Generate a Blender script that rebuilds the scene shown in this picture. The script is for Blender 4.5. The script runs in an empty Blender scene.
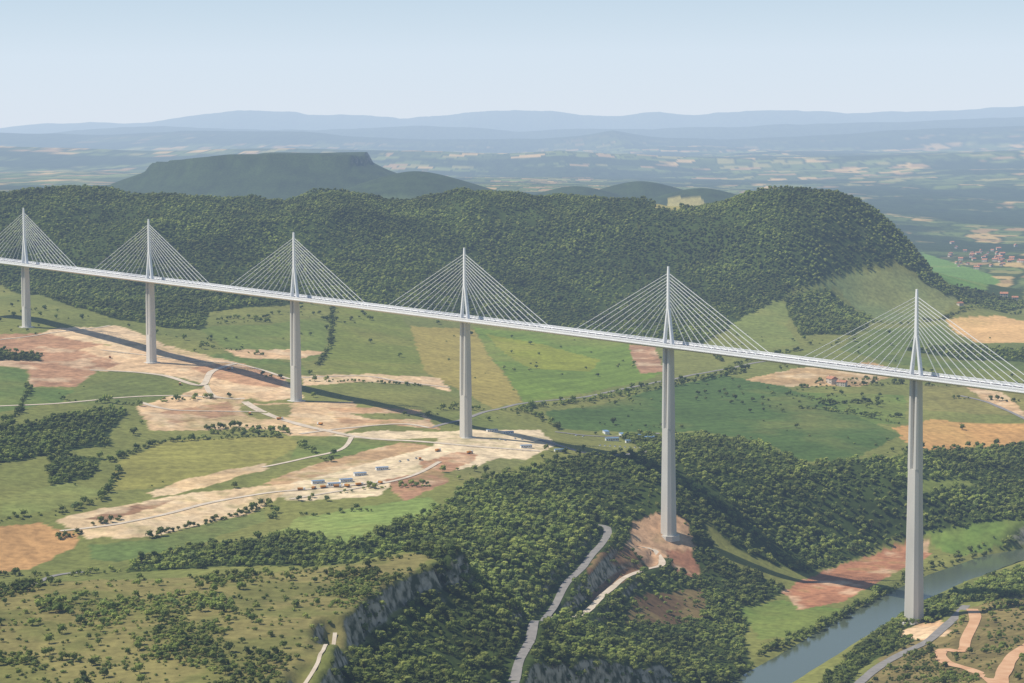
import bpy, numpy as np, math, random, bmesh
from mathutils import Vector, Matrix
rng=np.random.default_rng(7); random.seed(7)
SC=bpy.context.scene
# image pixels cast through camera to world coordinates
F=2252.64; PITCH=0.0896988; ROLL=-0.00723077; HC=510.0
cp,sp=math.cos(PITCH),math.sin(PITCH); cr,sr=math.cos(ROLL),math.sin(ROLL)
def raydir(u,v):
    a=np.asarray(u,float)-512; b=np.asarray(v,float)-341.5
    U=a*cr+b*sr; V=-a*sr+b*cr
    return U, F*cp-V*sp, -F*sp-V*cp
def at_z(u,v,z):
    x,y,w=raydir(u,v); t=(HC-z)/(-w); return (x*t,y*t,z)
def at_d(u,v,d):
    x,y,w=raydir(u,v); t=d/y; return (x*t,d,HC+w*t)
# ------------------------------------------------------------------ noise
_tab=rng.random((16,256,256))
def vn(x,y,s,seed=0):
    X=x/s+seed*17.3; Y=y/s+seed*5.7
    xi=np.floor(X).astype(int); yi=np.floor(Y).astype(int)
    fx=X-xi; fy=Y-yi; fx=fx*fx*(3-2*fx); fy=fy*fy*(3-2*fy)
    t=_tab[seed%16]
    a=t[xi&255,yi&255]; b=t[(xi+1)&255,yi&255]; c=t[xi&255,(yi+1)&255]; d=t[(xi+1)&255,(yi+1)&255]
    return (a*(1-fx)+b*fx)*(1-fy)+(c*(1-fx)+d*fx)*fy
def fbm(x,y,s,seed=0,o=4):
    r=0;a=1;t=0
    for i in range(o):
        r=r+a*vn(x+y*.3*i,y-x*.3*i,s/2**i,seed+i);t+=a;a*=.5
    return r/t
# ------------------------------------------------------------------ terrain
CZ=[(917,628,20),(667,547,56),(465,438,144),(295,401,160),(150,358,193),(25,319,229),
(0,570,122),(0,500,150),(0,440,170),(0,390,190),(60,350,205),(150,545,125),(150,490,140),(150,440,157),(150,400,172),
(300,520,125),(300,470,140),(300,440,148),(300,360,180),(300,320,205),(200,330,205),(50,300,235),(0,285,240),
(400,400,155),(400,350,170),(400,315,190),(500,400,140),(500,360,145),(500,325,165),(600,400,130),(600,350,140),(620,320,160),
(740,380,125),(740,320,165),(560,435,125),(600,440,118),(700,420,115),(800,450,105),(900,440,100),(850,380,125),(900,340,140),
(1000,330,125),(1000,440,85),(850,300,175),(940,310,150),(1020,380,115),
(680,470,115),(680,510,85),(700,600,25),(640,600,42),(700,640,16),(760,600,12),(800,575,12),(800,540,35),(800,500,70),
(900,500,60),(900,540,18),(850,560,12),(1000,500,50),(1000,545,15),
(760,683,8),(800,660,8),(850,630,8),(900,600,8),(950,575,8),(1010,555,8),
(650,683,34),(600,683,50),(515,683,70),(545,620,80),(605,530,85),(560,600,76),(590,560,80),
(520,560,108),(560,470,125),(560,500,112),(500,500,128),(400,520,130),(440,600,112),(430,640,108),(400,683,104),(480,640,92),
(940,660,30),(1024,683,60),(860,683,18),(1024,620,35),(970,605,25),(1024,580,15),(960,300,150),(950,285,155),(1100,400,110),(1100,560,30)]
CD=[(-60,192,4800),(0,190,4800),(100,186,4850),(200,182,4900),(300,184,4950),(380,186,5000),(500,192,5000),(560,197,5000),(640,203,5000),(690,202,5000),
(760,186,5000),(800,182,4950),(850,188,4900),(885,208,4900),(912,236,4900),(926,256,4850),(100,240,4450),(500,260,4650),(700,260,4700),(800,240,4700),(300,250,4500),
(870,270,4727),(-150,195,4800),(-100,290,4100)]
P=[at_z(*c) for c in CZ]+[(a,b,c-22) if b>4790 else (a,b,c-5) for a,b,c in (at_d(*c) for c in CD)]
P+=[(-1500,1500,190),(-1600,2500,220),(-1500,3300,245),(0,700,60),(500,1200,40),(-600,900,120),(1500,1500,120),(1700,2600,110),(1900,3800,120),(2000,5200,110),
(-1500,5700,330),(-500,5700,320),(200,5700,310),(700,5700,300),(1150,5400,130),(1100,6200,100),(-1500,7000,240),(0,7000,220),(800,7200,120),(-2600,4800,390),(1400,5900,100),(1300,4800,125)]
P=np.array(P)
def mq(P,c):
    n=len(P); R=np.sqrt(((P[:,None,:2]-P[None,:,:2])**2).sum(-1)+c*c)
    m=P[:,2].mean()
    w=np.linalg.solve(R+np.eye(n)*-1e-3,P[:,2]-m)
    def f(x,y):
        out=np.full(x.shape,m)
        for (px,py,_),ww in zip(P,w): out+=ww*np.sqrt((x-px)**2+(y-py)**2+c*c)
        return out
    return f
near=mq(P,55.)
PF=[at_d(*c) for c in [(1000,262,7500),(1000,240,9500),(1000,215,12000),(1000,195,14500),(1000,175,18000),(1000,158,24000),(1000,146,32000),
(800,215,10500),(800,195,13500),(800,175,18000),(800,158,24000),(800,146,32000),
(600,192,12000),(600,175,17000),(600,158,23000),(600,147,32000),(300,190,12000),(300,165,22000),(300,148,32000),(50,190,12000),(50,174,16000),(50,160,22000),(50,147,32000)]]
PF+=[(-1500,7000,240),(0,7000,220),(800,7200,120),(2500,7000,110),(3000,9000,90),(-3500,8000,280),(-4000,12000,260),(6000,16000,200),(-6000,20000,300),(9000,30000,400),(-9000,30000,400),(0,45000,560),(12000,45000,560),(-12000,45000,560),(2000,5000,120),(-2500,5500,380),(-500,9500,270)]
far=mq(np.array(PF),900.)
def ridge(x,y,yc,prof,sf,sb,nz,seed):
    xs=[];zs=[]
    for u,v in prof:
        q=at_d(u,v,yc); xs.append(q[0]);zs.append(q[2])
    zc=np.interp(x,xs,zs)+(fbm(x,x*0+seed*900,2600,seed,6)-.5)*nz*2+(fbm(x,y,1500,seed+3,4)-.5)*nz*.8
    d=y-yc
    return zc-np.where(d<0,-d*sf,d*sb)
def segdist(x,y,pl,closed=False):
    best=np.full(x.shape,1e12); pl=list(pl)
    if closed: pl=pl+[pl[0]]
    for (ax,ay),(bx,by) in zip(pl[:-1],pl[1:]):
        dx,dy=bx-ax,by-ay; L=dx*dx+dy*dy+1e-9
        t=np.clip(((x-ax)*dx+(y-ay)*dy)/L,0,1)
        best=np.minimum(best,(x-ax-t*dx)**2+(y-ay-t*dy)**2)
    return np.sqrt(best)
def inside(x,y,pl):
    c=np.zeros(x.shape,bool); n=len(pl)
    for i in range(n):
        x1,y1=pl[i]; x2,y2=pl[i-1]
        if y1==y2: continue
        m=((y1>y)!=(y2>y))&(x<(x2-x1)*(y-y1)/(y2-y1)+x1); c^=m
    return c
PLAT=[at_z(*c)[:2] for c in [(-250,590,165),(0,586,165),(100,579,165),(200,574,165),(300,570,162),(400,562,158),(440,560,156),(412,578,157),(380,600,160),(350,620,161),(330,640,162),(318,660,163),(300,683,163),(285,715,163),(240,760,163)]]+[(-260,900),(-1200,900)]
RIV=[at_z(*c)[:2] for c in [(560,800,5),(660,735,5),(745,692,5),(800,660,5),(850,630,5),(900,600,5),(950,577,5),(1010,556,5),(1080,540,5),(1200,525,5)]]
MESA=[(-1560,9750),(-1300,9500),(-900,9400),(-680,9430),(-610,9700),(-700,10600),(-1400,10700)]
MOUNDS=[(415,171,8800),(575,186,9500),(640,181,9800),(700,188,9000)]
def height(x,y):
    z=np.zeros(x.shape)
    w=np.clip((y-5800)/1400,0,1); w=w*w*(3-2*w)
    m=y<7250
    zz=near(x[m],y[m])
    xx,yy=x[m],y[m]
    hill=np.clip((zz-215)/80,0,1)
    g=1-np.abs(fbm(xx*1.0,yy*.45,330,3,4)*2-1)
    zz+=hill*(g-.84)*58+ (fbm(xx,yy,420,5,3)-.5)*8+(fbm(xx,yy,90,8,3)-.5)*5
    b=(y[m]<2150)&(xx<200)
    xb,yb=xx[b],yy[b]
    d=segdist(xb,yb,PLAT,True); ins=inside(xb,yb,PLAT)
    d=np.where(ins,-d,d)+(fbm(xb,yb,60,9,4)-.5)*60
    d=np.maximum(d,0)
    lim=12+18*vn(xb,yb,70,14)
    drop=np.where(d<lim*.4,d*2.5,lim+(d-lim*.4)*.5)
    top=163+(fbm(xb,yb,240,2,4)-.5)*14-drop
    zb=zz[b]; zz[b]=np.maximum(zb,top)
    b=(zz<110)
    d=segdist(xx[b],yy[b],RIV)
    zb=zz[b]; k=np.clip((d-12)/26,0,1); k=k*k*(3-2*k)
    zz[b]=np.where(k<1,np.maximum(zb,7.5)*k+(1-k)*1.5,np.maximum(zb,7.5))
    z[m]=zz*(1-w[m])
    m=y>5750
    xx,yy=x[m],y[m]
    zf=far(xx,yy)
    amp=np.clip((yy-8000)/9000,.3,1)
    zf+=(fbm(xx*.8,yy*.5,2300,4,6)-.5)*230*amp
    d=segdist(xx,yy,MESA,True); d=np.where(inside(xx,yy,MESA),0,d)+(fbm(xx,yy,260,6,3)-.4)*60; d=np.maximum(d,0)
    mt=456+(fbm(xx,yy,900,7,3)-.5)*22-np.where(d<30,d*1.6,48+(d-30)*.40)-np.clip((-1180-xx)/300,0,1)*30
    zf=np.maximum(zf,mt)
    for (u,v,dd) in MOUNDS:
        q=at_d(u,v,dd); rr=np.sqrt((xx-q[0])**2+((yy-q[1])*.8)**2)
        zf=np.maximum(zf,q[2]-(np.sqrt(rr**2+90**2)-90)*.33)
    A=[(-200,134),(0,132),(100,134),(180,131),(300,131),(350,136),(430,139),(540,139),(580,136),(612,130),(650,137),(720,141),(800,138),(880,131),(950,126),(1024,124),(1200,124)]
    B=[(-200,126),(0,128),(60,126),(90,122),(150,121),(190,116),(230,113),(280,112),(310,115),(340,113),(400,118),(450,115),(490,111),(540,112),(590,116),(620,117),(660,113),(700,114),(760,111),(850,112),(900,110),(950,109),(1024,106),(1200,106)]
    C=[(-200,150),(0,146),(150,148),(300,150),(500,154),(560,149),(640,152),(700,156),(1024,150)]
    D=[(-200,134),(0,135),(100,128),(200,125),(300,129),(420,127),(520,131),(700,126),(850,121),(1024,117),(1200,117)]
    zf=np.maximum(zf,ridge(xx,yy,22000,C,.06,.05,45,5))
    zf=np.maximum(zf,ridge(xx,yy,32500,A,.07,.05,60,2))
    zf=np.maximum(zf,ridge(xx,yy,39000,D,.09,.05,90,7))
    zf=np.maximum(zf,ridge(xx,yy,50000,B,.12,.05,150,3))
    z[m]+=zf*w[m]
    return z
def spacing(fn,a,b):
    o=[a]
    while o[-1]<b: o.append(o[-1]+fn(o[-1]))
    return np.array(o)
gy=spacing(lambda d: 18 if d<1250 else (5*max(1,(d/2250)**1.7) if d<24000 else 300),500,56000)
px_=spacing(lambda x:3.0 if x<720 else 3+.013*(x-720),0,16000)
gx=np.concatenate([-px_[:0:-1],px_])
NX,NY=len(gx),len(gy)
XX,YY=np.meshgrid(gx,gy)
ZZ=height(XX.ravel(),YY.ravel()).reshape(NY,NX)
def gz(x,y):
    x=np.asarray(x,float);y=np.asarray(y,float)
    i=np.clip(np.searchsorted(gx,x)-1,0,NX-2); j=np.clip(np.searchsorted(gy,y)-1,0,NY-2)
    fx=np.clip((x-gx[i])/(gx[i+1]-gx[i]),0,1); fy=np.clip((y-gy[j])/(gy[j+1]-gy[j]),0,1)
    return (ZZ[j,i]*(1-fx)+ZZ[j,i+1]*fx)*(1-fy)+(ZZ[j+1,i]*(1-fx)+ZZ[j+1,i+1]*fx)*fy
def cast_pixels(pts):  # follows camera rays of image pixels until they meet the modelled terrain
    u=np.array([p[0] for p in pts],float);v=np.array([p[1] for p in pts],float)
    rx,ry,rz=raydir(u,v)
    res=np.zeros((len(u),2)); done=np.zeros(len(u),bool)
    y=900.
    while y<14000:
        t=y/ry; x=rx*t; z=HC+rz*t
        hit=(~done)&(z<gz(x,np.full(len(u),y)))
        res[hit,0]=x[hit];res[hit,1]=y
        done|=hit
        if done.all(): break
        y*=1.0015
    if not done.all():
        k=~done; res[k,0]=(rx/ry*14000)[k];res[k,1]=14000
    return [tuple(r) for r in res]
# ------------------------------------------------------------------ land cover
G,FO,DI,SCB=0,1,2,3
def lin(c,k=.85,t=G):
    c=np.array(c)/255.; c=np.where(c<.04045,c/12.92,((c+.055)/1.055)**2.4)*k
    l=c@np.array([.3,.6,.1])
    if t==DI: return (c*.88+l*.12)*np.array([1.03,1.01,.90])
    return (c*.95+l*.05)*np.array([1.13,1.0,.84])
FCOL=(66,86,40)
PAINT=[
(FO,FCOL,[(-80,290),(0,283),(60,302),(110,318),(170,328),(205,330),(210,312),(275,306),(330,302),(400,312),(480,322),(560,330),(640,342),(700,345),(745,318),(790,292),(850,270),(900,262),(922,262)],[(1000,4980),(1050,5750),(-2300,5750),(-1700,4100)]),
(G,(150,150,95),[(655,208),(668,199),(700,197),(706,206),(680,211)]),
(G,(115,132,72),[(728,330),(745,315),(775,300),(795,308),(785,325),(800,345),(760,350)]),
(FO,FCOL,[(784,298),(830,290),(872,318),(862,335),(800,335)]),
(G,(112,132,84),[(806,289),(850,272),(893,268),(962,300),(940,318),(880,320),(840,292)]),
(FO,FCOL,[(900,262),(960,285),(1024,285),(1024,308),(968,304),(925,283)]),
(G,(98,138,62),[(922,252),(950,262),(1000,280),(985,291),(950,288),(932,275)]),
(G,(205,175,125),[(945,320),(1000,316),(1030,322),(1030,342),(975,343),(955,332)]),
(G,(95,115,60),[(860,330),(940,325),(960,345),(1030,350),(1030,372),(900,365),(840,350)]),
(FO,FCOL,[(905,350),(960,345),(1030,352),(1030,362),(960,360)]),
(DI,(184,152,108),[(738,381),(800,368),(870,362),(905,372),(862,386),(790,387)]),
(G,(95,122,58),[(790,392),(905,396),(908,424),(850,426),(800,410)]),
(G,(125,128,75),[(920,385),(1030,385),(1030,415),(920,410)]),
(DI,(195,160,120),[(960,385),(1000,392),(1024,412),(1024,418),(985,402)]),
(G,(188,152,98),[(893,428),(930,420),(980,424),(1030,424),(1030,440),(980,448),(925,452),(905,442)]),
(G,(76,104,52),[(545,412),(600,405),(660,388),(720,375),(782,386),(840,410),(902,436),(872,450),(850,463),(800,462),(760,442),(700,431),(620,432),(555,428)]),
(G,(105,125,62),[(200,330),(215,326),(270,325),(330,318),(326,350),(312,362),(262,352),(222,348)]),
(G,(112,128,58),[(332,306),(400,316),(412,330),(426,373),(380,378),(322,370),(330,340)]),
(G,(152,146,80),[(410,326),(474,330),(522,402),(492,408),(462,392),(440,380),(425,372)]),
(G,(106,134,54),[(473,327),(560,333),(640,345),(665,372),(640,382),(560,398),(524,403)]),
(G,(130,144,50),[(486,334),(545,345),(600,360),(590,372),(530,368),(500,350)]),
(DI,(165,125,95),[(628,345),(655,346),(665,372),(640,374)]),
(G,(120,130,72),[(662,352),(720,350),(740,360),(700,372),(668,380)]),
(G,(95,118,58),[(170,360),(240,352),(300,365),(312,375),(250,372)]),
(DI,(178,134,102),[(-40,336),(60,333),(92,342),(132,354),(120,368),(96,372),(75,387),(30,387),(28,370),(-40,360)]),
(DI,(216,182,144),[(78,350),(96,346),(170,346),(235,362),(285,380),(306,398),(262,402),(232,392),(206,384),(160,374),(130,371),(98,372),(120,364)]),
(DI,(194,148,112),[(190,368),(235,362),(285,378),(280,388),(230,385)]),
(DI,(218,188,152),[(40,333),(60,328),(120,326),(165,345),(150,352),(95,343)]),
(DI,(208,172,132),[(225,350),(290,350),(330,352),(300,360),(240,358)]),
(DI,(212,180,142),[(300,376),(380,374),(440,378),(452,392),(420,384),(360,382),(305,386)]),
(FO,(52,72,36),[(-20,350),(42,355),(40,361),(-20,360)]),
(G,(92,118,62),[(-40,362),(26,370),(30,387),(75,390),(60,402),(0,412),(-40,412)]),
(G,(106,122,66),[(75,390),(130,375),(165,380),(175,396),(120,405),(60,405)]),
(DI,(212,178,138),[(136,406),(166,398),(190,392),(225,380),(262,392),(238,404),(300,402),(352,402),(380,424),(330,436),(290,436),(275,430),(225,430),(150,430)]),
(DI,(182,140,106),[(160,412),(230,402),(236,416),(170,424)]),
(G,(112,122,70),[(240,405),(292,404),(290,416),(262,420),(242,414)]),
(DI,(190,150,112),[(330,408),(420,410),(440,430),(380,424),(340,424)]),
(G,(112,124,70),[(350,414),(420,414),(424,420),(372,420)]),
(FO,(50,70,34),[(-20,432),(40,422),(98,410),(130,412),(112,432),(112,445),(60,452),(20,462),(-20,466)]),
(G,(138,142,76),[(120,460),(170,440),(290,436),(300,446),(262,468),(200,478),(150,488),(110,490)]),
(G,(98,122,62),[(300,440),(370,436),(395,446),(340,458),(290,462)]),
(DI,(212,180,136),[(148,492),(180,482),(262,464),(270,470),(215,484),(155,498)]),
(DI,(188,152,112),[(262,484),(310,466),(400,443),(450,450),(430,465),(360,480),(300,490)]),
(DI,(224,202,170),[(265,492),(330,474),(400,455),(430,448),(440,438),(380,440),(330,436),(380,431),(440,432),(540,430),(556,446),(520,464),(450,470),(400,478),(380,496),(330,500),(290,502)]),
(G,(118,128,78),[(450,472),(500,458),(530,460),(480,480),(452,482)]),
(DI,(172,128,98),[(385,480),(440,470),(450,482),(405,502)]),
(DI,(190,142,108),[(420,462),(455,452),(480,456),(450,472),(425,472)]),
(DI,(218,188,148),[(56,520),(100,510),(180,494),(260,486),(300,484),(262,508),(200,526),(150,538),(90,538)]),
(DI,(154,116,86),[(84,520),(150,502),(176,500),(110,522)]),
(G,(96,120,66),[(90,545),(150,540),(262,510),(270,520),(200,545),(120,562),(90,560)]),
(G,(122,148,80),[(252,546),(300,518),(360,508),(430,498),(440,506),(400,530),(350,548),(300,552)]),
(G,(182,148,102),[(-40,530),(40,523),(80,536),(72,548),(30,570),(-40,575)]),
(G,(120,136,76),[(0,500),(60,482),(110,492),(50,510),(0,520)]),
(FO,FCOL,[(50,455),(105,458),(92,478),(50,486)]),
(FO,FCOL,[(130,566),(170,552),(250,540),(300,534),(350,546),(440,512),(470,482),(560,460),(640,452),(700,470),(705,520),(720,560),(760,575),(792,592),(760,602),(742,640),(780,700),(335,700),(350,660),(380,630),(440,565),(300,566),(130,572)],),
(FO,FCOL,[(618,436),(700,434),(760,444),(805,466),(870,460),(905,456),(1030,444),(1030,525),(950,535),(890,542),(812,574),(740,552),(700,515),(670,475)]),
(G,(105,128,62),[(905,484),(960,478),(980,486),(930,494)]),
(G,(96,128,58),[(740,608),(780,600),(845,610),(850,622),(800,640),(760,640)]),
(G,(92,128,56),[(925,532),(1030,522),(1030,548),(960,556),(935,548)]),
(DI,(180,122,88),[(783,592),(800,580),(850,562),(895,544),(928,541),(930,556),(882,580),(846,602),(800,610)]),
(FO,FCOL,[(800,700),(850,655),(900,620),(960,590),(1030,566),(1030,600),(965,603),(935,625),(900,650),(860,668),(848,700)]),
(SCB,(118,112,72),[(850,700),(880,660),(935,630),(975,606),(1040,590),(1040,700)]),
(DI,(196,156,122),[(632,522),(660,514),(684,518),(696,548),(668,560),(650,568),(628,545)]),
(DI,(165,114,86),[(665,552),(690,548),(702,575),(680,578)]),
(SCB,(134,108,82),[(590,565),(628,545),(646,568),(610,592),(590,602)]),
(SCB,(110,92,68),[(636,596),(700,588),(710,615),(680,625),(625,622)]),
(DI,(210,168,128),[(900,634),(915,624),(940,622),(952,632),(920,642)]),
]
GEN=[]
for it in PAINT:
    pl=cast_pixels(it[2])
    if len(it)>3: pl=pl+list(it[3])
    GEN.append((it[0],lin(it[1],t=it[0]),pl))
GEN.insert(0,(SCB,lin((118,124,72)),PLAT))
ROADS=[("road","a",8,[(508,700),(516,672),(528,645),(545,620),(562,592),(585,565),(605,540),(607,530),(598,523)]),
("dirt_road","d",7,[(548,622),(575,618),(592,608),(605,594),(622,580),(645,570),(662,566),(655,552),(640,545)]),
("road","a",8,[(430,428),(470,418),(520,404),(580,398),(640,386),(700,374),(750,364),(800,358)]),
("dirt_road","d",11,[(240,398),(262,412),(300,425),(350,436),(410,441),(470,446),(540,452)]),
("dirt_road","d",10,[(90,370),(130,372),(165,376),(200,386),(212,372),(235,364)]),
("dirt_road","d",9,[(-20,408),(60,404),(120,398),(180,396),(240,400)]),
("dirt_road","d",8,[(300,378),(360,376),(400,382),(450,388)]),
("dirt_road","d",7,[(140,402),(170,410),(220,412),(262,412)]),
("dirt_road","d",8,[(300,434),(350,428),(400,424),(430,428)]),
("dirt_road","d",7,[(60,532),(120,524),(200,506),(262,494),(330,488),(385,482)]),
("dirt_road","d",7,[(206,386),(214,396),(240,400)]),
("dirt_road","d",6,[(100,350),(150,356),(200,362),(235,364),(290,380)]),
("dirt_road","d",6,[(262,468),(300,460),(340,450),(352,437)]),
("road","a",7,[(540,440),(580,452),(620,456),(650,452)]),
("road","a",7,[(555,432),(600,437),(660,434)]),
("road","a",6,[(-20,592),(40,582),(90,572)]),
("road","a",9,[(842,700),(868,676),(900,655),(930,640),(955,618),(966,606)]),
("dirt_road","o",11,[(1000,690),(975,672),(945,662),(942,652),(962,650),(966,640),(975,620),(972,608)]),
("dirt_road","o",12,[(1000,700),(1002,675),(1012,658),(1030,645)]),
("dirt_road","d",6,[(290,500),(400,480),(440,462)]),
("dirt_road","d",6,[(0,340),(60,332),(110,326)]),
("dirt_road","d",3,[(305,690),(318,660),(335,632)]),
("road","a",7,[(960,396),(990,404),(1030,422)]),
]
def smooth_line(p,step=6.):
    p=np.array(p);n=len(p);out=[]
    for i in range(n-1):
        p0=p[max(i-1,0)];p1=p[i];p2=p[i+1];p3=p[min(i+2,n-1)]
        k=max(2,int(np.linalg.norm(p2-p1)/step))
        for t in np.arange(k)/k:
            out.append(.5*((2*p1)+(-p0+p2)*t+(2*p0-5*p1+4*p2-p3)*t*t+(-p0+3*p1-3*p2+p3)*t**3))
    out.append(p[-1]);return np.array(out)
RL=[(nm,k,w,cast_pixels(pts)) for nm,k,w,pts in ROADS]
RZ=[]
for nm,k,w,pl in RL:   # benches cut into the slope for each road
    c=smooth_line(pl,5.); zc=gz(c[:,0],c[:,1]); n=len(zc); kk=min(9,n//2*2-1)
    if kk>2: zc=np.convolve(np.pad(zc,kk//2,mode='edge'),np.ones(kk)/kk,'valid')[:n]
    RZ.append((c,zc))
    i0,i1=np.searchsorted(gx,[c[:,0].min()-22,c[:,0].max()+22]); j0,j1=np.searchsorted(gy,[c[:,1].min()-22,c[:,1].max()+22])
    sx=XX[j0:j1,i0:i1].ravel(); sy=YY[j0:j1,i0:i1].ravel(); sz=ZZ[j0:j1,i0:i1].ravel()
    best=np.full(sx.shape,1e9); bz=np.zeros(sx.shape)
    for (a,b),zq in zip(c,zc):
        d=(sx-a)**2+(sy-b)**2; m=d<best; best[m]=d[m]; bz[m]=zq
    d=np.sqrt(best); t=np.clip((d-w*.5-4)/9,0,1); t=t*t*(3-2*t)
    ZZ[j0:j1,i0:i1]=(sz*t+bz*(1-t)).reshape(j1-j0,i1-i0)
x=XX.ravel();y=YY.ravel();z=ZZ.ravel()
N=len(x)
col=np.zeros((N,3)); typ=np.zeros(N,int)
n1=fbm(x,y,160,11,4)[:,None]; n2=fbm(x,y,35,12,3)[:,None]
col[:]=lin((98,116,60))*(1-n1)+lin((130,136,76))*n1
fm=(y>5750)
xf,yf=x[fm],y[fm]
ang=.35; xr=xf*math.cos(ang)-yf*math.sin(ang); yr=xf*math.sin(ang)+yf*math.cos(ang)
xr=xr+(fbm(xf,yf,700,1,2)-.5)*500; yr=yr+(fbm(xf,yf,900,2,2)-.5)*700
cs=np.where(yf<14000,90.,180.)
gxi=np.floor(xr/cs).astype(int); off=(gxi*7919%13)/13.; gyi=np.floor(yr/cs/2.1+off).astype(int)
h=(np.sin(gxi*12.9898+gyi*78.233)*43758.5453)%1
pal=np.array([lin(c) for c in [(90,112,62),(106,126,72),(84,104,58),(132,138,86),(176,160,112),(96,118,62),(72,92,50),(150,134,98),(88,108,60),(66,86,46)]])
cf=pal[(h*10).astype(int)%10]
ex=(xr/cs)%1; ey=(yr/cs/2.1+off)%1
hd=((ex<.13)|(ey<.09))[:,None]; cf=np.where(hd,lin((58,78,42)),cf)
fr=fbm(xf,yf,800,13,6)[:,None]
fr2=np.clip((fr-.48)*14,0,1)
hi=np.clip((yf-28000)/4000,0,1)[:,None]; fr2=np.maximum(fr2,hi)
st=np.clip((1500-np.abs(xf+1090)-0)/300,0,1)*np.clip((1400-np.abs(yf-10000))/200,0,1)
for (u,v,dd) in MOUNDS:
    q=at_d(u,v,dd); st=np.maximum(st,np.clip((520-np.hypot(xf-q[0],yf-q[1]))/120,0,1))
fr2=np.maximum(fr2,st[:,None])
cf=cf*(1-fr2)+lin((52,70,38))*fr2*(.6+.8*n2[fm])
col[fm]=cf
jx=x+(vn(x,y,14,3)-.5)*6; jy=y+(vn(x,y,14,4)-.5)*9
n3=fbm(x,y,18,7,3)[:,None]
for k,(t,c,pl) in enumerate(GEN):
    a=np.array(pl)
    m=np.where((x>a[:,0].min()-9)&(x<a[:,0].max()+9)&(y>a[:,1].min()-9)&(y<a[:,1].max()+9))[0]
    mm=m[inside(jx[m],jy[m],pl)]
    typ[mm]=t
    if t==FO: cc=c*(.6+.5*n2[mm])
    elif t==G:
        an=(k*1.7)%3.14; s=np.sin((x[mm]*math.cos(an)+y[mm]*math.sin(an))/(3.3+k%3))[:,None]
        cc=c*(.78+.27*n1[mm]+.17*n2[mm])*(1+.07*s)
        g2=np.clip((n1[mm]-.52)*5,0,1)*.3; cc=cc*(1-g2)+lin((142,138,80))*g2
    elif t==DI:
        cc=c*(.62+.72*n3[mm]+.1*n2[mm])*(1+.08*np.sin(z[mm][:,None]*1.6+n2[mm]*12))
        w2=np.clip((n2[mm]-.55)*8,0,1)*.45; cc=cc*(1-w2)+lin((226,204,172),t=DI)*w2*(.8+.4*n3[mm])
        gmask=np.clip((n1[mm]*.5+n3[mm]*.5-.60)*9,0,1)*.5; cc=cc*(1-gmask)+lin((112,120,68))*gmask
    else:
        g2=np.clip((n2[mm]-.42)*6,0,1); cc=c*(.75+.35*n1[mm])*(1-g2*.45)+lin((148,140,94))*g2*.45
    col[mm]=cc
def newmesh(name,verts,faces,mats=(),smooth=False,parent=None,fmat=None):
    me=bpy.data.meshes.new(name); me.from_pydata([tuple(v) for v in verts],[],[tuple(f) for f in faces]); me.update()
    for m in mats: me.materials.append(m)
    if fmat is not None: me.polygons.foreach_set("material_index",fmat)
    if smooth: me.polygons.foreach_set("use_smooth",[True]*len(me.polygons))
    ob=bpy.data.objects.new(name,me); SC.collection.objects.link(ob)
    if parent: ob.parent=parent
    return ob
def mat(name,color=None,rough=.9,spec=.2):
    m=bpy.data.materials.new(name);m.use_nodes=True;nt=m.node_tree;b=nt.nodes["Principled BSDF"]
    b.inputs["Roughness"].default_value=rough;b.inputs["Specular IOR Level"].default_value=spec
    if color is not None: b.inputs["Base Color"].default_value=(*color,1)
    return m,nt,b
def noisy(name,c1,c2,scale,rough=.9,spec=.2,detail=5,stretch=None):
    m,nt,b=mat(name,None,rough,spec)
    g=nt.nodes.new("ShaderNodeNewGeometry"); no=nt.nodes.new("ShaderNodeTexNoise"); no.inputs["Scale"].default_value=scale;no.inputs["Detail"].default_value=detail
    mp=nt.nodes.new("ShaderNodeMapping")
    if stretch: mp.inputs["Scale"].default_value=stretch
    nt.links.new(g.outputs["Position"],mp.inputs[0]);nt.links.new(mp.outputs[0],no.inputs["Vector"])
    r=nt.nodes.new("ShaderNodeValToRGB"); r.color_ramp.elements[0].position=.3;r.color_ramp.elements[1].position=.7
    r.color_ramp.elements[0].color=(*c1,1);r.color_ramp.elements[1].color=(*c2,1)
    nt.links.new(no.outputs["Fac"],r.inputs[0]);nt.links.new(r.outputs[0],b.inputs["Base Color"])
    return m
me=bpy.data.meshes.new("terrain")
me.vertices.add(N); me.vertices.foreach_set("co",np.stack([x,y,z],1).astype(np.float32).ravel())
ii=(np.arange(NY-1)[:,None]*NX+np.arange(NX-1)[None,:]).ravel()
q=np.stack([ii,ii+1,ii+NX+1,ii+NX],1).astype(np.int32)
nf=len(q); me.loops.add(nf*4); me.loops.foreach_set("vertex_index",q.ravel())
me.polygons.add(nf); me.polygons.foreach_set("loop_start",np.arange(0,nf*4,4,dtype=np.int32))
me.polygons.foreach_set("use_smooth",np.ones(nf,bool))
me.update(calc_edges=True)
ca=me.color_attributes.new("Col","FLOAT_COLOR","POINT"); ca.data.foreach_set("color",np.concatenate([col,np.ones((N,1))],1).astype(np.float32).ravel())
terr=bpy.data.objects.new("terrain",me); SC.collection.objects.link(terr)
m,nt,b=mat("ground_mat",None,.95,.1)
L=nt.links.new; nn=nt.nodes.new
at=nn("ShaderNodeAttribute");at.attribute_name="Col"
ge=nn("ShaderNodeNewGeometry")
def noise(sc,det=4):
    n=nn("ShaderNodeTexNoise");n.inputs["Scale"].default_value=sc;n.inputs["Detail"].default_value=det;L(ge.outputs["Position"],n.inputs["Vector"]);return n
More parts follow.
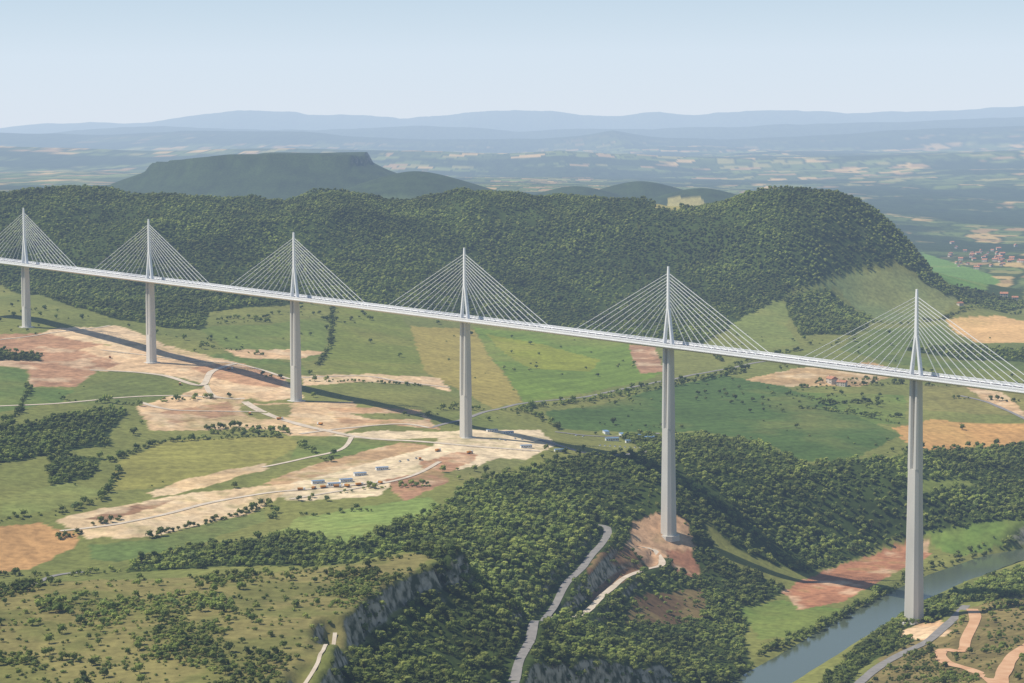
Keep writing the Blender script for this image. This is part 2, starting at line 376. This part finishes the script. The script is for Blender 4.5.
def mrange(src,a,b_,c,d):
    r=nn("ShaderNodeMapRange");r.inputs[1].default_value=a;r.inputs[2].default_value=b_;r.inputs[3].default_value=c;r.inputs[4].default_value=d;L(src,r.inputs[0]);return r.outputs[0]
nA=noise(.12,5);nB=noise(.012,4)
mul=nn("ShaderNodeMath");mul.operation='MULTIPLY';L(mrange(nA.outputs["Fac"],.3,.7,.76,1.24),mul.inputs[0]);L(mrange(nB.outputs["Fac"],.3,.7,.88,1.12),mul.inputs[1])
vm=nn("ShaderNodeVectorMath");vm.operation='SCALE';L(at.outputs["Color"],vm.inputs[0]);L(mul.outputs[0],vm.inputs["Scale"])
sx=nn("ShaderNodeSeparateXYZ");L(ge.outputs["Normal"],sx.inputs[0])
rk=mrange(sx.outputs["Z"],.68,.54,0,1)
rc=nn("ShaderNodeValToRGB");rc.color_ramp.elements[0].color=(.06,.07,.03,1);rc.color_ramp.elements[1].color=(.42,.37,.28,1);rc.color_ramp.elements[0].position=.40;rc.color_ramp.elements[1].position=.60
L(nA.outputs["Fac"],rc.inputs[0])
mx=nn("ShaderNodeMix");mx.data_type='RGBA';L(rk,mx.inputs[0]);L(vm.outputs[0],mx.inputs[6]);L(rc.outputs[0],mx.inputs[7])
L(mx.outputs[2],b.inputs["Base Color"])
bp=nn("ShaderNodeBump");bp.inputs["Strength"].default_value=.7;bp.inputs["Distance"].default_value=1.5;L(nA.outputs["Fac"],bp.inputs["Height"]);L(bp.outputs[0],b.inputs["Normal"])
me.materials.append(m)
# ------------------------------------------------------------------ ribbons
def ribbon(name,pl,width,ma,zrow,cross=2):
    t=np.gradient(pl,axis=0);t/=np.linalg.norm(t,axis=1)[:,None]+1e-9
    nrm=np.stack([-t[:,1],t[:,0]],1); V=[]
    wv=width*(.85+.3*vn(pl[:,0],pl[:,1],30,2))[:,None]
    for o in np.linspace(-.5,.5,cross+1): V.append(np.column_stack([pl+nrm*o*wv,zrow]))
    V=np.array(V);n=len(pl)
    fs=[(j*n+i,j*n+i+1,(j+1)*n+i+1,(j+1)*n+i) for j in range(cross) for i in range(n-1)]
    return newmesh(name,V.reshape(-1,3),fs,[ma],True)
asph=noisy("asphalt",(.20,.19,.175),(.28,.26,.235),.15)
dirt=noisy("dirt_track",(.46,.38,.28),(.64,.55,.43),.08)
orange=noisy("ochre_dirt",(.50,.27,.14),(.64,.40,.23),.06)
RM={"a":asph,"d":dirt,"o":orange}
ROADW=[]
for idx_,((nm,k,w,pl),(c,zc)) in enumerate(zip(RL,RZ)):
    ROADW.append((pl,w)); ribbon(nm,c,w,RM[k],zc+.42+.006*idx_)
m,nt,b=mat("river_water",(.085,.105,.065),.15,.5)
no=nt.nodes.new("ShaderNodeTexNoise");no.inputs["Scale"].default_value=.3;g=nt.nodes.new("ShaderNodeNewGeometry");nt.links.new(g.outputs["Position"],no.inputs["Vector"])
bu=nt.nodes.new("ShaderNodeBump");bu.inputs["Strength"].default_value=.3;nt.links.new(no.outputs["Fac"],bu.inputs["Height"]);nt.links.new(bu.outputs[0],b.inputs["Normal"])
rp=smooth_line(RIV); ribbon("river",rp,56,m,np.full(len(rp),5.0))
# ------------------------------------------------------------------ trees
def leafmat(name,cols):
    m,nt,b=mat(name,None,.8,.15)
    oi=nt.nodes.new("ShaderNodeObjectInfo");r=nt.nodes.new("ShaderNodeValToRGB")
    e=r.color_ramp.elements
    e[0].color=(*cols[0],1);e[1].color=(*cols[-1],1)
    for i,c in enumerate(cols[1:-1]): k=e.new((i+1)/(len(cols)-1));k.color=(*c,1)
    nt.links.new(oi.outputs["Random"],r.inputs[0])
    g=nt.nodes.new("ShaderNodeNewGeometry")
    def ns(sc,lo,hi_):
        no=nt.nodes.new("ShaderNodeTexNoise");no.inputs["Scale"].default_value=sc;no.inputs["Detail"].default_value=3
        nt.links.new(g.outputs["Position"],no.inputs["Vector"])
        mr=nt.nodes.new("ShaderNodeMapRange");mr.inputs[1].default_value=.35;mr.inputs[2].default_value=.65;mr.inputs[3].default_value=lo;mr.inputs[4].default_value=hi_
        nt.links.new(no.outputs["Fac"],mr.inputs[0]);return mr.outputs[0]
    mu=nt.nodes.new("ShaderNodeMath");mu.operation='MULTIPLY';nt.links.new(ns(.005,.65,1.4),mu.inputs[0]);nt.links.new(ns(.03,.72,1.28),mu.inputs[1])
    v=nt.nodes.new("ShaderNodeVectorMath");v.operation='SCALE';nt.links.new(r.outputs[0],v.inputs[0]);nt.links.new(mu.outputs[0],v.inputs["Scale"])
    nt.links.new(v.outputs[0],b.inputs["Base Color"])
    tr=nt.nodes.new("ShaderNodeBsdfTranslucent");nt.links.new(v.outputs[0],tr.inputs[0]);ms=nt.nodes.new("ShaderNodeMixShader");ms.inputs[0].default_value=.25
    nt.links.new(b.outputs[0],ms.inputs[1]);nt.links.new(tr.outputs[0],ms.inputs[2]);nt.links.new(ms.outputs[0],nt.nodes["Material Output"].inputs[0]);return m
leaf=leafmat("foliage",[(.095,.13,.032),(.145,.185,.040),(.18,.22,.046),(.25,.275,.066),(.11,.15,.046)])
bark=mat("bark",(.10,.075,.055))[0]
protos=bpy.data.collections.new("tree_prototypes")
def make_tree(i,h,rw,trunk=True):
    r=np.random.default_rng(100+i); V=[];Fc=[];M=[]
    def addico(c,rad,sub=1):
        bm=bmesh.new();bmesh.ops.create_icosphere(bm,subdivisions=sub,radius=1);o=len(V)
        ph=r.random(3)*6
        for v in bm.verts:
            k=1+.28*math.sin(v.co.x*4+ph[0])*math.sin(v.co.y*4+ph[1])+.22*r.standard_normal()*.7
            V.append((c[0]+v.co.x*rad[0]*k,c[1]+v.co.y*rad[1]*k,c[2]+v.co.z*rad[2]*k))
        for f in bm.faces: Fc.append([o+v.index for v in f.verts]);M.append(0)
        bm.free()
    nlob=7 if trunk else 4
    for k in range(nlob):
        a=k*2.4+r.random();d=rw*.5*(r.random()**.5) if k else 0
        hh=h*(.45+.4*r.random()) if trunk else h*(.35+.2*r.random())
        s=rw*(.42+.2*r.random())
        addico((math.cos(a)*d,math.sin(a)*d,hh if k else h*.62),(s,s,s*.85),2 if k==0 else 1)
    for k in range(60 if trunk else 24):
        a=r.random()*6.28;u_=r.random();ph=math.acos(1-1.3*u_)
        R=rw*(.82+.3*r.random());c=np.array([R*math.sin(ph)*math.cos(a),R*math.sin(ph)*math.sin(a),h*.55+R*.8*math.cos(ph)])
        if not trunk: c[2]=h*.3+R*.6*math.cos(ph)
        o=len(V);s=rw*.16
        for q in range(3): V.append(tuple(c+r.standard_normal(3)*s))
        Fc.append([o,o+1,o+2]);M.append(0)
    if trunk:
        def limb(p0,p1,r0,r1):
            o=len(V)
            for (p,rr) in ((p0,r0),(p1,r1)):
                for q in range(5): V.append((p[0]+rr*math.cos(q*1.2566),p[1]+rr*math.sin(q*1.2566),p[2]))
            for q in range(5): Fc.append([o+q,o+(q+1)%5,o+5+(q+1)%5,o+5+q]);M.append(1)
        limb((0,0,-1.5),(0,0,h*.6),h*.035,h*.015)
        for q in range(3):
            a=q*2.1+r.random();limb((0,0,h*.3),(math.cos(a)*rw*.5,math.sin(a)*rw*.5,h*.62),h*.018,h*.008)
    me=bpy.data.meshes.new("tree_proto");me.from_pydata(V,[],Fc);me.materials.append(leaf);me.materials.append(bark)
    me.polygons.foreach_set("material_index",M);me.update()
    ob=bpy.data.objects.new("tp_%02d"%i,me);protos.objects.link(ob)
make_tree(0,9,4.3);make_tree(1,11,4.8);make_tree(2,8,4.0);make_tree(3,12,4.2);make_tree(4,3,2.6,False);make_tree(5,2.4,2.2,False)
def tree_group():
    ng=bpy.data.node_groups.new("scatter_trees","GeometryNodeTree")
    ng.interface.new_socket("Geometry",in_out='INPUT',socket_type='NodeSocketGeometry');ng.interface.new_socket("Geometry",in_out='OUTPUT',socket_type='NodeSocketGeometry')
    n=ng.nodes;i=n.new("NodeGroupInput");o=n.new("NodeGroupOutput")
    iop=n.new("GeometryNodeInstanceOnPoints");ci=n.new("GeometryNodeCollectionInfo");ci.inputs[0].default_value=protos;ci.inputs[1].default_value=True;ci.inputs[2].default_value=True
    def na(nm,ty):
        a=n.new("GeometryNodeInputNamedAttribute");a.data_type=ty;a.inputs[0].default_value=nm;return a.outputs[0]
    l=ng.links.new
    l(i.outputs[0],iop.inputs["Points"]);l(ci.outputs[0],iop.inputs["Instance"]);iop.inputs["Pick Instance"].default_value=True
    l(na("idx",'INT'),iop.inputs["Instance Index"])
    cb=n.new("ShaderNodeCombineXYZ");l(na("rot",'FLOAT'),cb.inputs[2]);l(cb.outputs[0],iop.inputs["Rotation"])
    l(na("scl",'FLOAT_VECTOR'),iop.inputs["Scale"])
    l(iop.outputs[0],o.inputs[0]);return ng
TG=tree_group()
def scatter(name,px,py,idx,s):
    n=len(px)
    if n==0:return
    me=bpy.data.meshes.new(name);me.vertices.add(n);me.vertices.foreach_set("co",np.column_stack([px,py,gz(px,py)]).astype(np.float32).ravel())
    a=me.attributes.new("idx",'INT','POINT');a.data.foreach_set("value",np.asarray(idx,np.int32))
    a=me.attributes.new("rot",'FLOAT','POINT');a.data.foreach_set("value",(rng.random(n)*6.28).astype(np.float32))
    sv=np.column_stack([s,s,s*(.8+.4*rng.random(n))]).astype(np.float32)
    a=me.attributes.new("scl",'FLOAT_VECTOR','POINT');a.data.foreach_set("vector",sv.ravel())
    ob=bpy.data.objects.new(name,me);SC.collection.objects.link(ob)
    mo=ob.modifiers.new("scatter",'NODES');mo.node_group=TG
TY=typ.reshape(NY,NX)
def ty_at(px,py):
    i=np.clip(np.searchsorted(gx,px),0,NX-1);j=np.clip(np.searchsorted(gy,py),0,NY-1);return TY[j,i]
def clear(px,py):
    k=np.ones(len(px),bool)
    for pl,w in ROADW: k&=segdist(px,py,smooth_line(pl,20))>w*.5+4.0
    k&=segdist(px,py,RIV)>23
    return k
def jgrid(x0,x1,y0,y1,sp):
    a,b=np.meshgrid(np.arange(x0,x1,sp),np.arange(y0,y1,sp));a=a.ravel();b=b.ravel()
    return a+(rng.random(len(a))-.5)*sp*1.1,b+(rng.random(len(a))-.5)*sp*1.1
tx,ty=jgrid(-1000,1300,1350,3350,5.4)
k=(ty_at(tx,ty)==FO)&(np.abs(tx)<ty*.25+60);tx,ty=tx[k],ty[k]
k=clear(tx,ty)&(rng.random(len(tx))<.45+.7*np.clip((fbm(tx,ty,70,6,3)-.3)*3,0,1));tx,ty=tx[k],ty[k]
scatter("forest",tx,ty,rng.choice([0,1,2,3,2,4],len(tx)),.30+.62*rng.random(len(tx))**1.2)
tx,ty=jgrid(-1500,1500,3350,5200,7.6)
k=(ty_at(tx,ty)==FO)&(np.abs(tx)<ty*.25+60);tx,ty=tx[k],ty[k]
k=(rng.random(len(tx))<.5+.75*np.clip((fbm(tx,ty,140,6,4)-.35)*3,0,1));tx,ty=tx[k],ty[k]
scatter("forest",tx,ty,rng.choice([0,1,2,3],len(tx)),.42+.5*rng.random(len(tx)))
tx,ty=jgrid(-1000,900,1350,2400,3.8)
k=(ty_at(tx,ty)==SCB)&(np.abs(tx)<ty*.25+60);tx,ty=tx[k],ty[k]
f=fbm(tx,ty,55,4,5);k=clear(tx,ty)&(rng.random(len(tx))<.10+1.0*np.clip((f-.53)*5,0,1));tx,ty=tx[k],ty[k]
scatter("scrub",tx,ty,rng.choice([4,5,4,5,2],len(tx)),.3+.6*rng.random(len(tx)))
tx,ty=jgrid(-1300,1300,1900,4400,22)
k=(ty_at(tx,ty)==G)&(np.abs(tx)<ty*.25+60);tx,ty=tx[k],ty[k]
f=fbm(tx,ty,160,10,4);k=clear(tx,ty)&(rng.random(len(tx))<.02+.5*np.clip((f-.6)*8,0,1));tx,ty=tx[k],ty[k]
scatter("scattered_trees",tx,ty,rng.choice([0,2,4],len(tx)),.4+.6*rng.random(len(tx)))
HED=[[(205,430),(250,428),(290,434)],[(160,402),(230,398)],[(332,306),(330,345),(318,366)],[(520,408),(580,402),(650,386),(700,378),(750,368)],[(300,500),(360,490),(430,486)],
[(440,410),(520,412),(560,430)],[(800,388),(850,386),(905,384)],[(925,386),(1020,384)],[(830,412),(900,424)],[(0,522),(60,512)],[(110,462),(170,442),(280,436)],[(640,343),(700,350),(722,362)],[(950,398),(1020,402)],
[(940,320),(1020,314)],[(870,322),(940,320)],[(205,346),(262,356)],[(262,376),(330,382),(420,386)],[(150,540),(262,508),(272,520)],[(290,552),(350,549),(440,508)],[(60,540),(120,520)],[(215,320),(270,318)],[(215,324),(270,322)],
[(60,400),(140,406)],[(120,470),(100,500),(60,516)],[(30,388),(20,410),(0,430)],[(790,395),(830,402),(880,404)],[(905,452),(1020,445)],[(300,446),(330,462)],[(930,560),(1020,545)],[(760,655),(800,640),(850,615),(900,585),(935,566),(1020,542)],[(770,650),(830,622),(880,594)],
[(560,452),(620,462),(660,460)],[(600,425),(680,428)],[(728,372),(745,362),(800,350)],[(560,332),(640,343)],[(0,575),(60,577),(120,572)],[(0,578),(80,574)],
[(205,428),(240,432),(285,430)],[(210,434),(280,438)],[(520,410),(640,392),(745,372)],[(815,384),(880,380)],[(800,408),(900,418)],[(820,405),(890,402)],[(300,515),(370,512)]]
hx=[];hy=[]
for h_ in HED:
    pl=smooth_line(cast_pixels(h_),3.8); keep=rng.random(len(pl))<.95*(.45+vn(pl[:,0],pl[:,1],60,5))
    p=pl[keep]+rng.standard_normal((keep.sum(),2))*np.array([2.,4.5]); hx.append(p[:,0]);hy.append(p[:,1])
hx=np.concatenate(hx);hy=np.concatenate(hy);k=clear(hx,hy);hx,hy=hx[k],hy[k]
scatter("hedgerow_trees",hx,hy,rng.choice([0,2,4,2,4],len(hx)),.35+.7*rng.random(len(hx))**1.5)
# ------------------------------------------------------------------ buildings & vehicles
wallm=noisy("stone_wall",(.48,.42,.34),(.60,.54,.45),.4); roofm=noisy("clay_tiles",(.36,.16,.09),(.46,.23,.14),.5); glass=mat("window_glass",(.04,.05,.06),.2,.5)[0]
cabm=mat("cabin_white",(.72,.72,.70),.5)[0]; blum=mat("cabin_blue",(.16,.27,.42),.5)[0]
def mesh_of(boxes):
    V=[];Fc=[]
    for (cx,cy,cz,sx_,sy_,sz_,*tp) in boxes:
        k=tp[0] if tp else 1.; o=len(V)
        for zz_,kk in ((cz,1.),(cz+sz_,k)):
            for a,b_ in ((-1,-1),(1,-1),(1,1),(-1,1)): V.append((cx+a*sx_/2*kk,cy+b_*sy_/2*kk,zz_))
        Fc+=[(o+3,o+2,o+1,o),(o+4,o+5,o+6,o+7)]+[(o+j,o+(j+1)%4,o+4+(j+1)%4,o+4+j) for j in range(4)]
    return V,Fc
def data(name,VF,ma):
    me=bpy.data.meshes.new(name);me.from_pydata(VF[0],[],VF[1]);me.materials.append(ma);me.update();return me
def wheelset(xs,yy_,r,wd):
    V=[];Fc=[]
    for cx in xs:
        for cy in (-yy_,yy_):
            o=len(V)
            for s_ in (-wd/2,wd/2):
                for j in range(10): V.append((cx+r*math.cos(j*.6283),cy+s_,r+r*math.sin(j*.6283)))
            Fc+=[tuple(o+j for j in range(10))[::-1],tuple(o+10+j for j in range(10))]+[(o+j,o+(j+1)%10,o+10+(j+1)%10,o+10+j) for j in range(10)]
    return V,Fc
hb=[(0,0,-3,12,8,8.5)]
Vr=[(-6.6,-4.6,5.4),(6.6,-4.6,5.4),(6.6,4.6,5.4),(-6.6,4.6,5.4),(-6.6,0,8.2),(6.6,0,8.2)]
Fr=[(0,1,5,4),(2,3,4,5),(0,4,3),(1,2,5),(3,2,1,0)]
win=[(a,s_*4.02,zc,1.1,.1,1.4) for a in (-4,-1.3,4) for s_ in (-1,1) for zc in (.9,3.4)]+[(1.4,-4.02,.0,1.1,.1,2.2)]
ME={"house":[("walls",data("walls",mesh_of(hb),wallm)),("roof",data("roof",(Vr,Fr),roofm)),("windows",data("windows",mesh_of(win),glass)),("chimney",data("chimney",mesh_of([(3.5,1.2,6.5,.8,.8,2.4)]),wallm))],
"cabin":[("walls",data("walls",mesh_of([(0,0,-1.5,14,5,4.6)]),cabm)),("roof",data("roof",mesh_of([(0,0,3.102,14.6,5.6,.25)]),blum)),("windows",data("windows",mesh_of([(a,-2.52,1.1,1.2,.1,1.1) for a in (-5.5,-3,1.5,4,6)]+[(-.8,-2.52,.05,1,.1,2.1)]),glass))],
"car":[("body",data("body",mesh_of([(0,0,.35,4.3,1.75,.55,.97)]),cabm)),("cabin",data("cabin",mesh_of([(-.15,0,.902,2.5,1.6,.55,.78)]),glass)),("wheels",data("wheels",wheelset((-1.35,1.35),.8,.33,.22),mat("tyre",(.02,.02,.02))[0]))],
"truck":[("tipper_body",data("tipper_body",mesh_of([(-1.2,0,1.2,5.2,2.5,1.6,1.05)]),mat("truck_orange",(.55,.24,.04),.5)[0])),("cab",data("cab",mesh_of([(2.8,0,.7,2.0,2.4,2.2,.93)]),cabm)),("chassis",data("chassis",mesh_of([(0,0,.6,7.4,1.4,.5)]),glass)),("wheels",data("wheels",wheelset((-2.8,-1.5,2.7),1.05,.52,.4),mat("tyre2",(.02,.02,.02))[0]))]}
def place(kind,name,xy,rot,s=1.,lift=0.05):
    e=bpy.data.objects.new(name,None);SC.collection.objects.link(e)
    e.location=(xy[0],xy[1],float(gz(xy[0],xy[1]))+lift);e.rotation_euler=(0,0,rot);e.scale=(s,s,s)
    for n_,d_ in ME[kind]:
        o=bpy.data.objects.new(n_,d_);SC.collection.objects.link(o);o.parent=e
for p in cast_pixels([(random.gauss(990,20),random.gauss(259,6)) for _ in range(46)]+[(1015,300),(1004,297),(965,252),(972,254),(960,306),(832,384),(842,386)]):
    place("house","stone_house",p,random.random()*3.1,random.uniform(.9,1.5))
for p in cast_pixels([(606,434),(622,436),(638,437),(648,440),(612,441),(632,443)]): place("cabin","site_office",p,random.choice([.2,.3,1.75]),random.uniform(1,1.5))
for p in cast_pixels([(318,484),(334,486),(346,482),(360,476),(492,432),(508,434),(560,452),(526,448),(382,470)]): place("cabin","site_office",p,random.choice([.3,.4]),1.)
for p in cast_pixels([(600+i*5,446+i*.3) for i in range(9)]+[(576,436),(583,437),(500,440),(505,441),(515,439),(522,440),(400,462),(408,461),(416,459)]): place("car","parked_car",p,random.choice([1.3,1.4]),1.1)
for p in cast_pixels([(300+i*11+random.random()*5,490-i*1.0+random.random()*2) for i in range(8)]+[(420,460),(438,452),(250,415),(180,385),(320,425),(280,420),(110,358),(230,370),(470,454)]): place("truck","dump_truck",p,random.random()*3,1.1)
# ------------------------------------------------------------------ viaduct
concrete=noisy("pier_concrete",(.50,.48,.43),(.61,.585,.53),.05,stretch=(1,1,.25))
white=noisy("white_steel",(.78,.78,.77),(.84,.84,.83),.1,rough=.45,spec=.4)
deckm=noisy("deck_steel",(.70,.70,.70),(.78,.78,.77),.05,rough=.5)
roadm=mat("deck_asphalt",(.06,.06,.062))[0]; linem=mat("lane_paint",(.8,.8,.8))[0]
X0,Y0,Z0,TH,KK=406.405,2254.25,HC-240.501,0.743129,6.75668e-06
def bpos(s):
    a=TH+KK*s/2; ch=2*math.sin(KK*s/2)/KK
    return Vector((X0-ch*math.sin(a),Y0+ch*math.cos(a),Z0+.03025*s))
def bframe(s):
    a=TH+KK*s; t=Vector((-math.sin(a),math.cos(a),0)); n=Vector((math.cos(a),math.sin(a),0)); return t,n
bridge=bpy.data.objects.new("cable_stayed_viaduct",None);SC.collection.objects.link(bridge)
S=np.arange(-546,5*342+204+1,6.)
def extrude(name,prof,ma,closed=True):
    V=[];n=len(prof)
    for s in S:
        p=bpos(s);t,nr=bframe(s)
        for (o,h) in prof: V.append(p+nr*o+Vector((0,0,h)))
    Fc=[]
    for i in range(len(S)-1):
        for j in range(n if closed else n-1):
            a=i*n+j;b_=i*n+(j+1)%n;Fc.append((a,b_,b_+n,a+n))
    if closed: Fc+= [tuple(range(n))[::-1],tuple(range((len(S)-1)*n,len(S)*n))]
    return newmesh(name,V,Fc,[ma],parent=bridge)
extrude("deck_girder",[(-16,0),(-16,-.9),(-13.5,-1.5),(-4,-4.2),(4,-4.2),(13.5,-1.5),(16,-.9),(16,0)],deckm)
for s_ in (-1,1):
    extrude("carriageway",[(s_*2.2,.12),(s_*13.6,.12)],roadm,False)
    extrude("edge_line",[(s_*12.6,.135),(s_*12.9,.135)],linem,False)
    extrude("lane_line",[(s_*6.8,.135),(s_*7.0,.135)],linem,False)
    for z0,z1 in ((.0,1.2),(1.45,2.05),(2.3,3.2)):
        extrude("wind_screen",[(s_*15.6,z0+.003),(s_*15.6,z1),(s_*15.72,z1),(s_*15.72,z0+.003)],white)
extrude("central_barrier",[(-1.9,.1),(-1.9,.9),(-1.6,.9),(-1.6,.1)],white);extrude("central_barrier",[(1.6,.1),(1.6,.9),(1.9,.9),(1.9,.1)],white)
def loft(name,secs,ma):
    n=len(secs[0]);V=[v for s in secs for v in s];Fc=[]
    for i in range(len(secs)-1):
        for j in range(n): a=i*n+j;b_=i*n+(j+1)%n;Fc.append((a,b_,b_+n,a+n))
    Fc+=[tuple(range(n))[::-1],tuple(range((len(secs)-1)*n,len(secs)*n))]
    return newmesh(name,V,Fc,[ma],parent=bridge)
def oct_(c,t,n,a,b,z,ch=.22):
    h=min(a,b)*ch;o=[(a/2-h,-b/2),(a/2,-b/2+h),(a/2,b/2-h),(a/2-h,b/2),(-a/2+h,b/2),(-a/2,b/2-h),(-a/2,-b/2+h),(-a/2+h,-b/2)]
    return [Vector((c.x,c.y,0))+t*p+n*q+Vector((0,0,z)) for p,q in o]
for i in range(-1,6):
    s=i*342.;p=bpos(s);t,n=bframe(s);zt=p.z-4.2
    zb=float(gz(p.x,p.y))-6; H=zt-zb; hs=min(90,H*.62)
    A=lambda h:11+6.8*max(0,h)/245; B=lambda h:9+7*max(0,h)/245
    secs=[oct_(p,t,n,A(zt-z_),B(zt-z_),z_) for z_ in np.linspace(zb,zt-hs,8)]
    loft("pier_shaft",secs,concrete)
    for sg in (-1,1):
        secs=[]
        for z_ in np.linspace(zt-hs,zt-.0,8):
            h=zt-z_;gap=3.4*(1-h/hs)+.3;a=(A(h)-gap)/2
            secs.append(oct_(p+t*sg*(gap/2+a/2),t,n,a,B(h),z_,.3))
        loft("pier_column",secs,concrete)
    loft("pier_footing",[oct_(p,t,n,22,22,zb),oct_(p,t,n,22,22,zb+6.5)],concrete)
    for sg in (-1,1):
        secs=[]
        for h in np.linspace(-.5,40,6):
            k=1-h/40; secs.append(oct_(p+t*sg*(.9+5.2*k),t,n,2.3+.9*k,3.6+.8*k,p.z+h,.15))
        loft("mast_leg",secs,white)
    secs=[oct_(p,t,n,a,b_,p.z+h,.18) for h,a,b_ in ((38.5,4.2,3.6),(60,3.6,3.1),(80,3.0,2.6),(87.5,2.2,2.0))]
    loft("mast_head",secs,white)
    V=[];Fc=[]
    for k in range(11):
        for sg in (-1,1):
            ds=sg*(28+k*12.9); hh=44+k*3.55
            e=bpos(s+ds)
            for off in (-.45,.45):
                a=p+n*off+Vector((0,0,hh))+t*sg*1.2; b_=e+n*off
                d=(b_-a).normalized();u_=d.cross(Vector((0,0,1))).normalized();w=d.cross(u_)
                o=len(V)
                for q in (a,b_):
                    for j in range(6): V.append(q+(u_*math.cos(j*1.0472)+w*math.sin(j*1.0472))*.15)
                for j in range(6): Fc.append((o+j,o+(j+1)%6,o+6+(j+1)%6,o+6+j))
    newmesh("stay_cables",V,Fc,[white],parent=bridge)
# ------------------------------------------------------------------ light, haze, camera
EL=math.radians(54); AZ=math.radians(4)
d=Vector((math.cos(AZ)*math.cos(EL),math.sin(AZ)*math.cos(EL),-math.sin(EL)))
sl=bpy.data.lights.new("sun","SUN");sl.energy=5.0;sl.angle=math.radians(.53);sl.color=(1,.955,.88)
so=bpy.data.objects.new("sun",sl);so.rotation_euler=d.to_track_quat('-Z','Y').to_euler();SC.collection.objects.link(so)
w=bpy.data.worlds.new("World");SC.world=w;w.use_nodes=True;nt=w.node_tree
sk=nt.nodes.new("ShaderNodeTexSky");sk.sky_type='NISHITA';sk.sun_disc=False;sk.sun_elevation=EL;sk.sun_rotation=math.radians(266);sk.dust_density=.3;sk.altitude=800;sk.ozone_density=4
nt.links.new(sk.outputs[0],nt.nodes["Background"].inputs[0]);nt.nodes["Background"].inputs[1].default_value=.092
bx=[(-26000,-4000,-300),(26000,-4000,-300),(26000,58000,-300),(-26000,58000,-300)]
V=bx+[(a,b_,2700) for a,b_,_ in bx]
hz=newmesh("haze_glow_air",V,[(3,2,1,0),(4,5,6,7),(0,1,5,4),(1,2,6,5),(2,3,7,6),(3,0,4,7)])
m=bpy.data.materials.new("glowing_haze");m.use_nodes=True;nt=m.node_tree;nt.nodes.clear()
o=nt.nodes.new("ShaderNodeOutputMaterial");va=nt.nodes.new("ShaderNodeVolumeAbsorption");em=nt.nodes.new("ShaderNodeEmission");ad=nt.nodes.new("ShaderNodeAddShader")
sg_=np.array([1.8e-5,2.3e-5,3.05e-5]);D=3.5e-5;LH=np.array([.78,.85,.95])
va.inputs["Density"].default_value=D;va.inputs["Color"].default_value=(*(1-sg_/D),1)
ec=sg_*LH;em.inputs["Color"].default_value=(*(ec/ec.max()),1);em.inputs["Strength"].default_value=float(ec.max())  # air itself emits the haze glow in place of scattered sunlight; brightens the sky
nt.links.new(va.outputs[0],ad.inputs[0]);nt.links.new(em.outputs[0],ad.inputs[1]);nt.links.new(ad.outputs[0],o.inputs["Volume"]);hz.data.materials.append(m)
cd=bpy.data.cameras.new("camera");cam=bpy.data.objects.new("camera",cd);SC.collection.objects.link(cam)
R0=Vector((1,0,0));up=Vector((0,sp,cp));fw=Vector((0,cp,-sp))
Rx=R0*cr+up*sr;Ux=up*cr-R0*sr
cam.matrix_world=Matrix(((Rx.x,Ux.x,-fw.x,0),(Rx.y,Ux.y,-fw.y,0),(Rx.z,Ux.z,-fw.z,HC),(0,0,0,1)))
cd.sensor_width=36;cd.lens=F/1024*36;cd.clip_start=5;cd.clip_end=150000
SC.camera=cam
SC.view_settings.view_transform='Standard';SC.view_settings.look='None';SC.view_settings.exposure=0
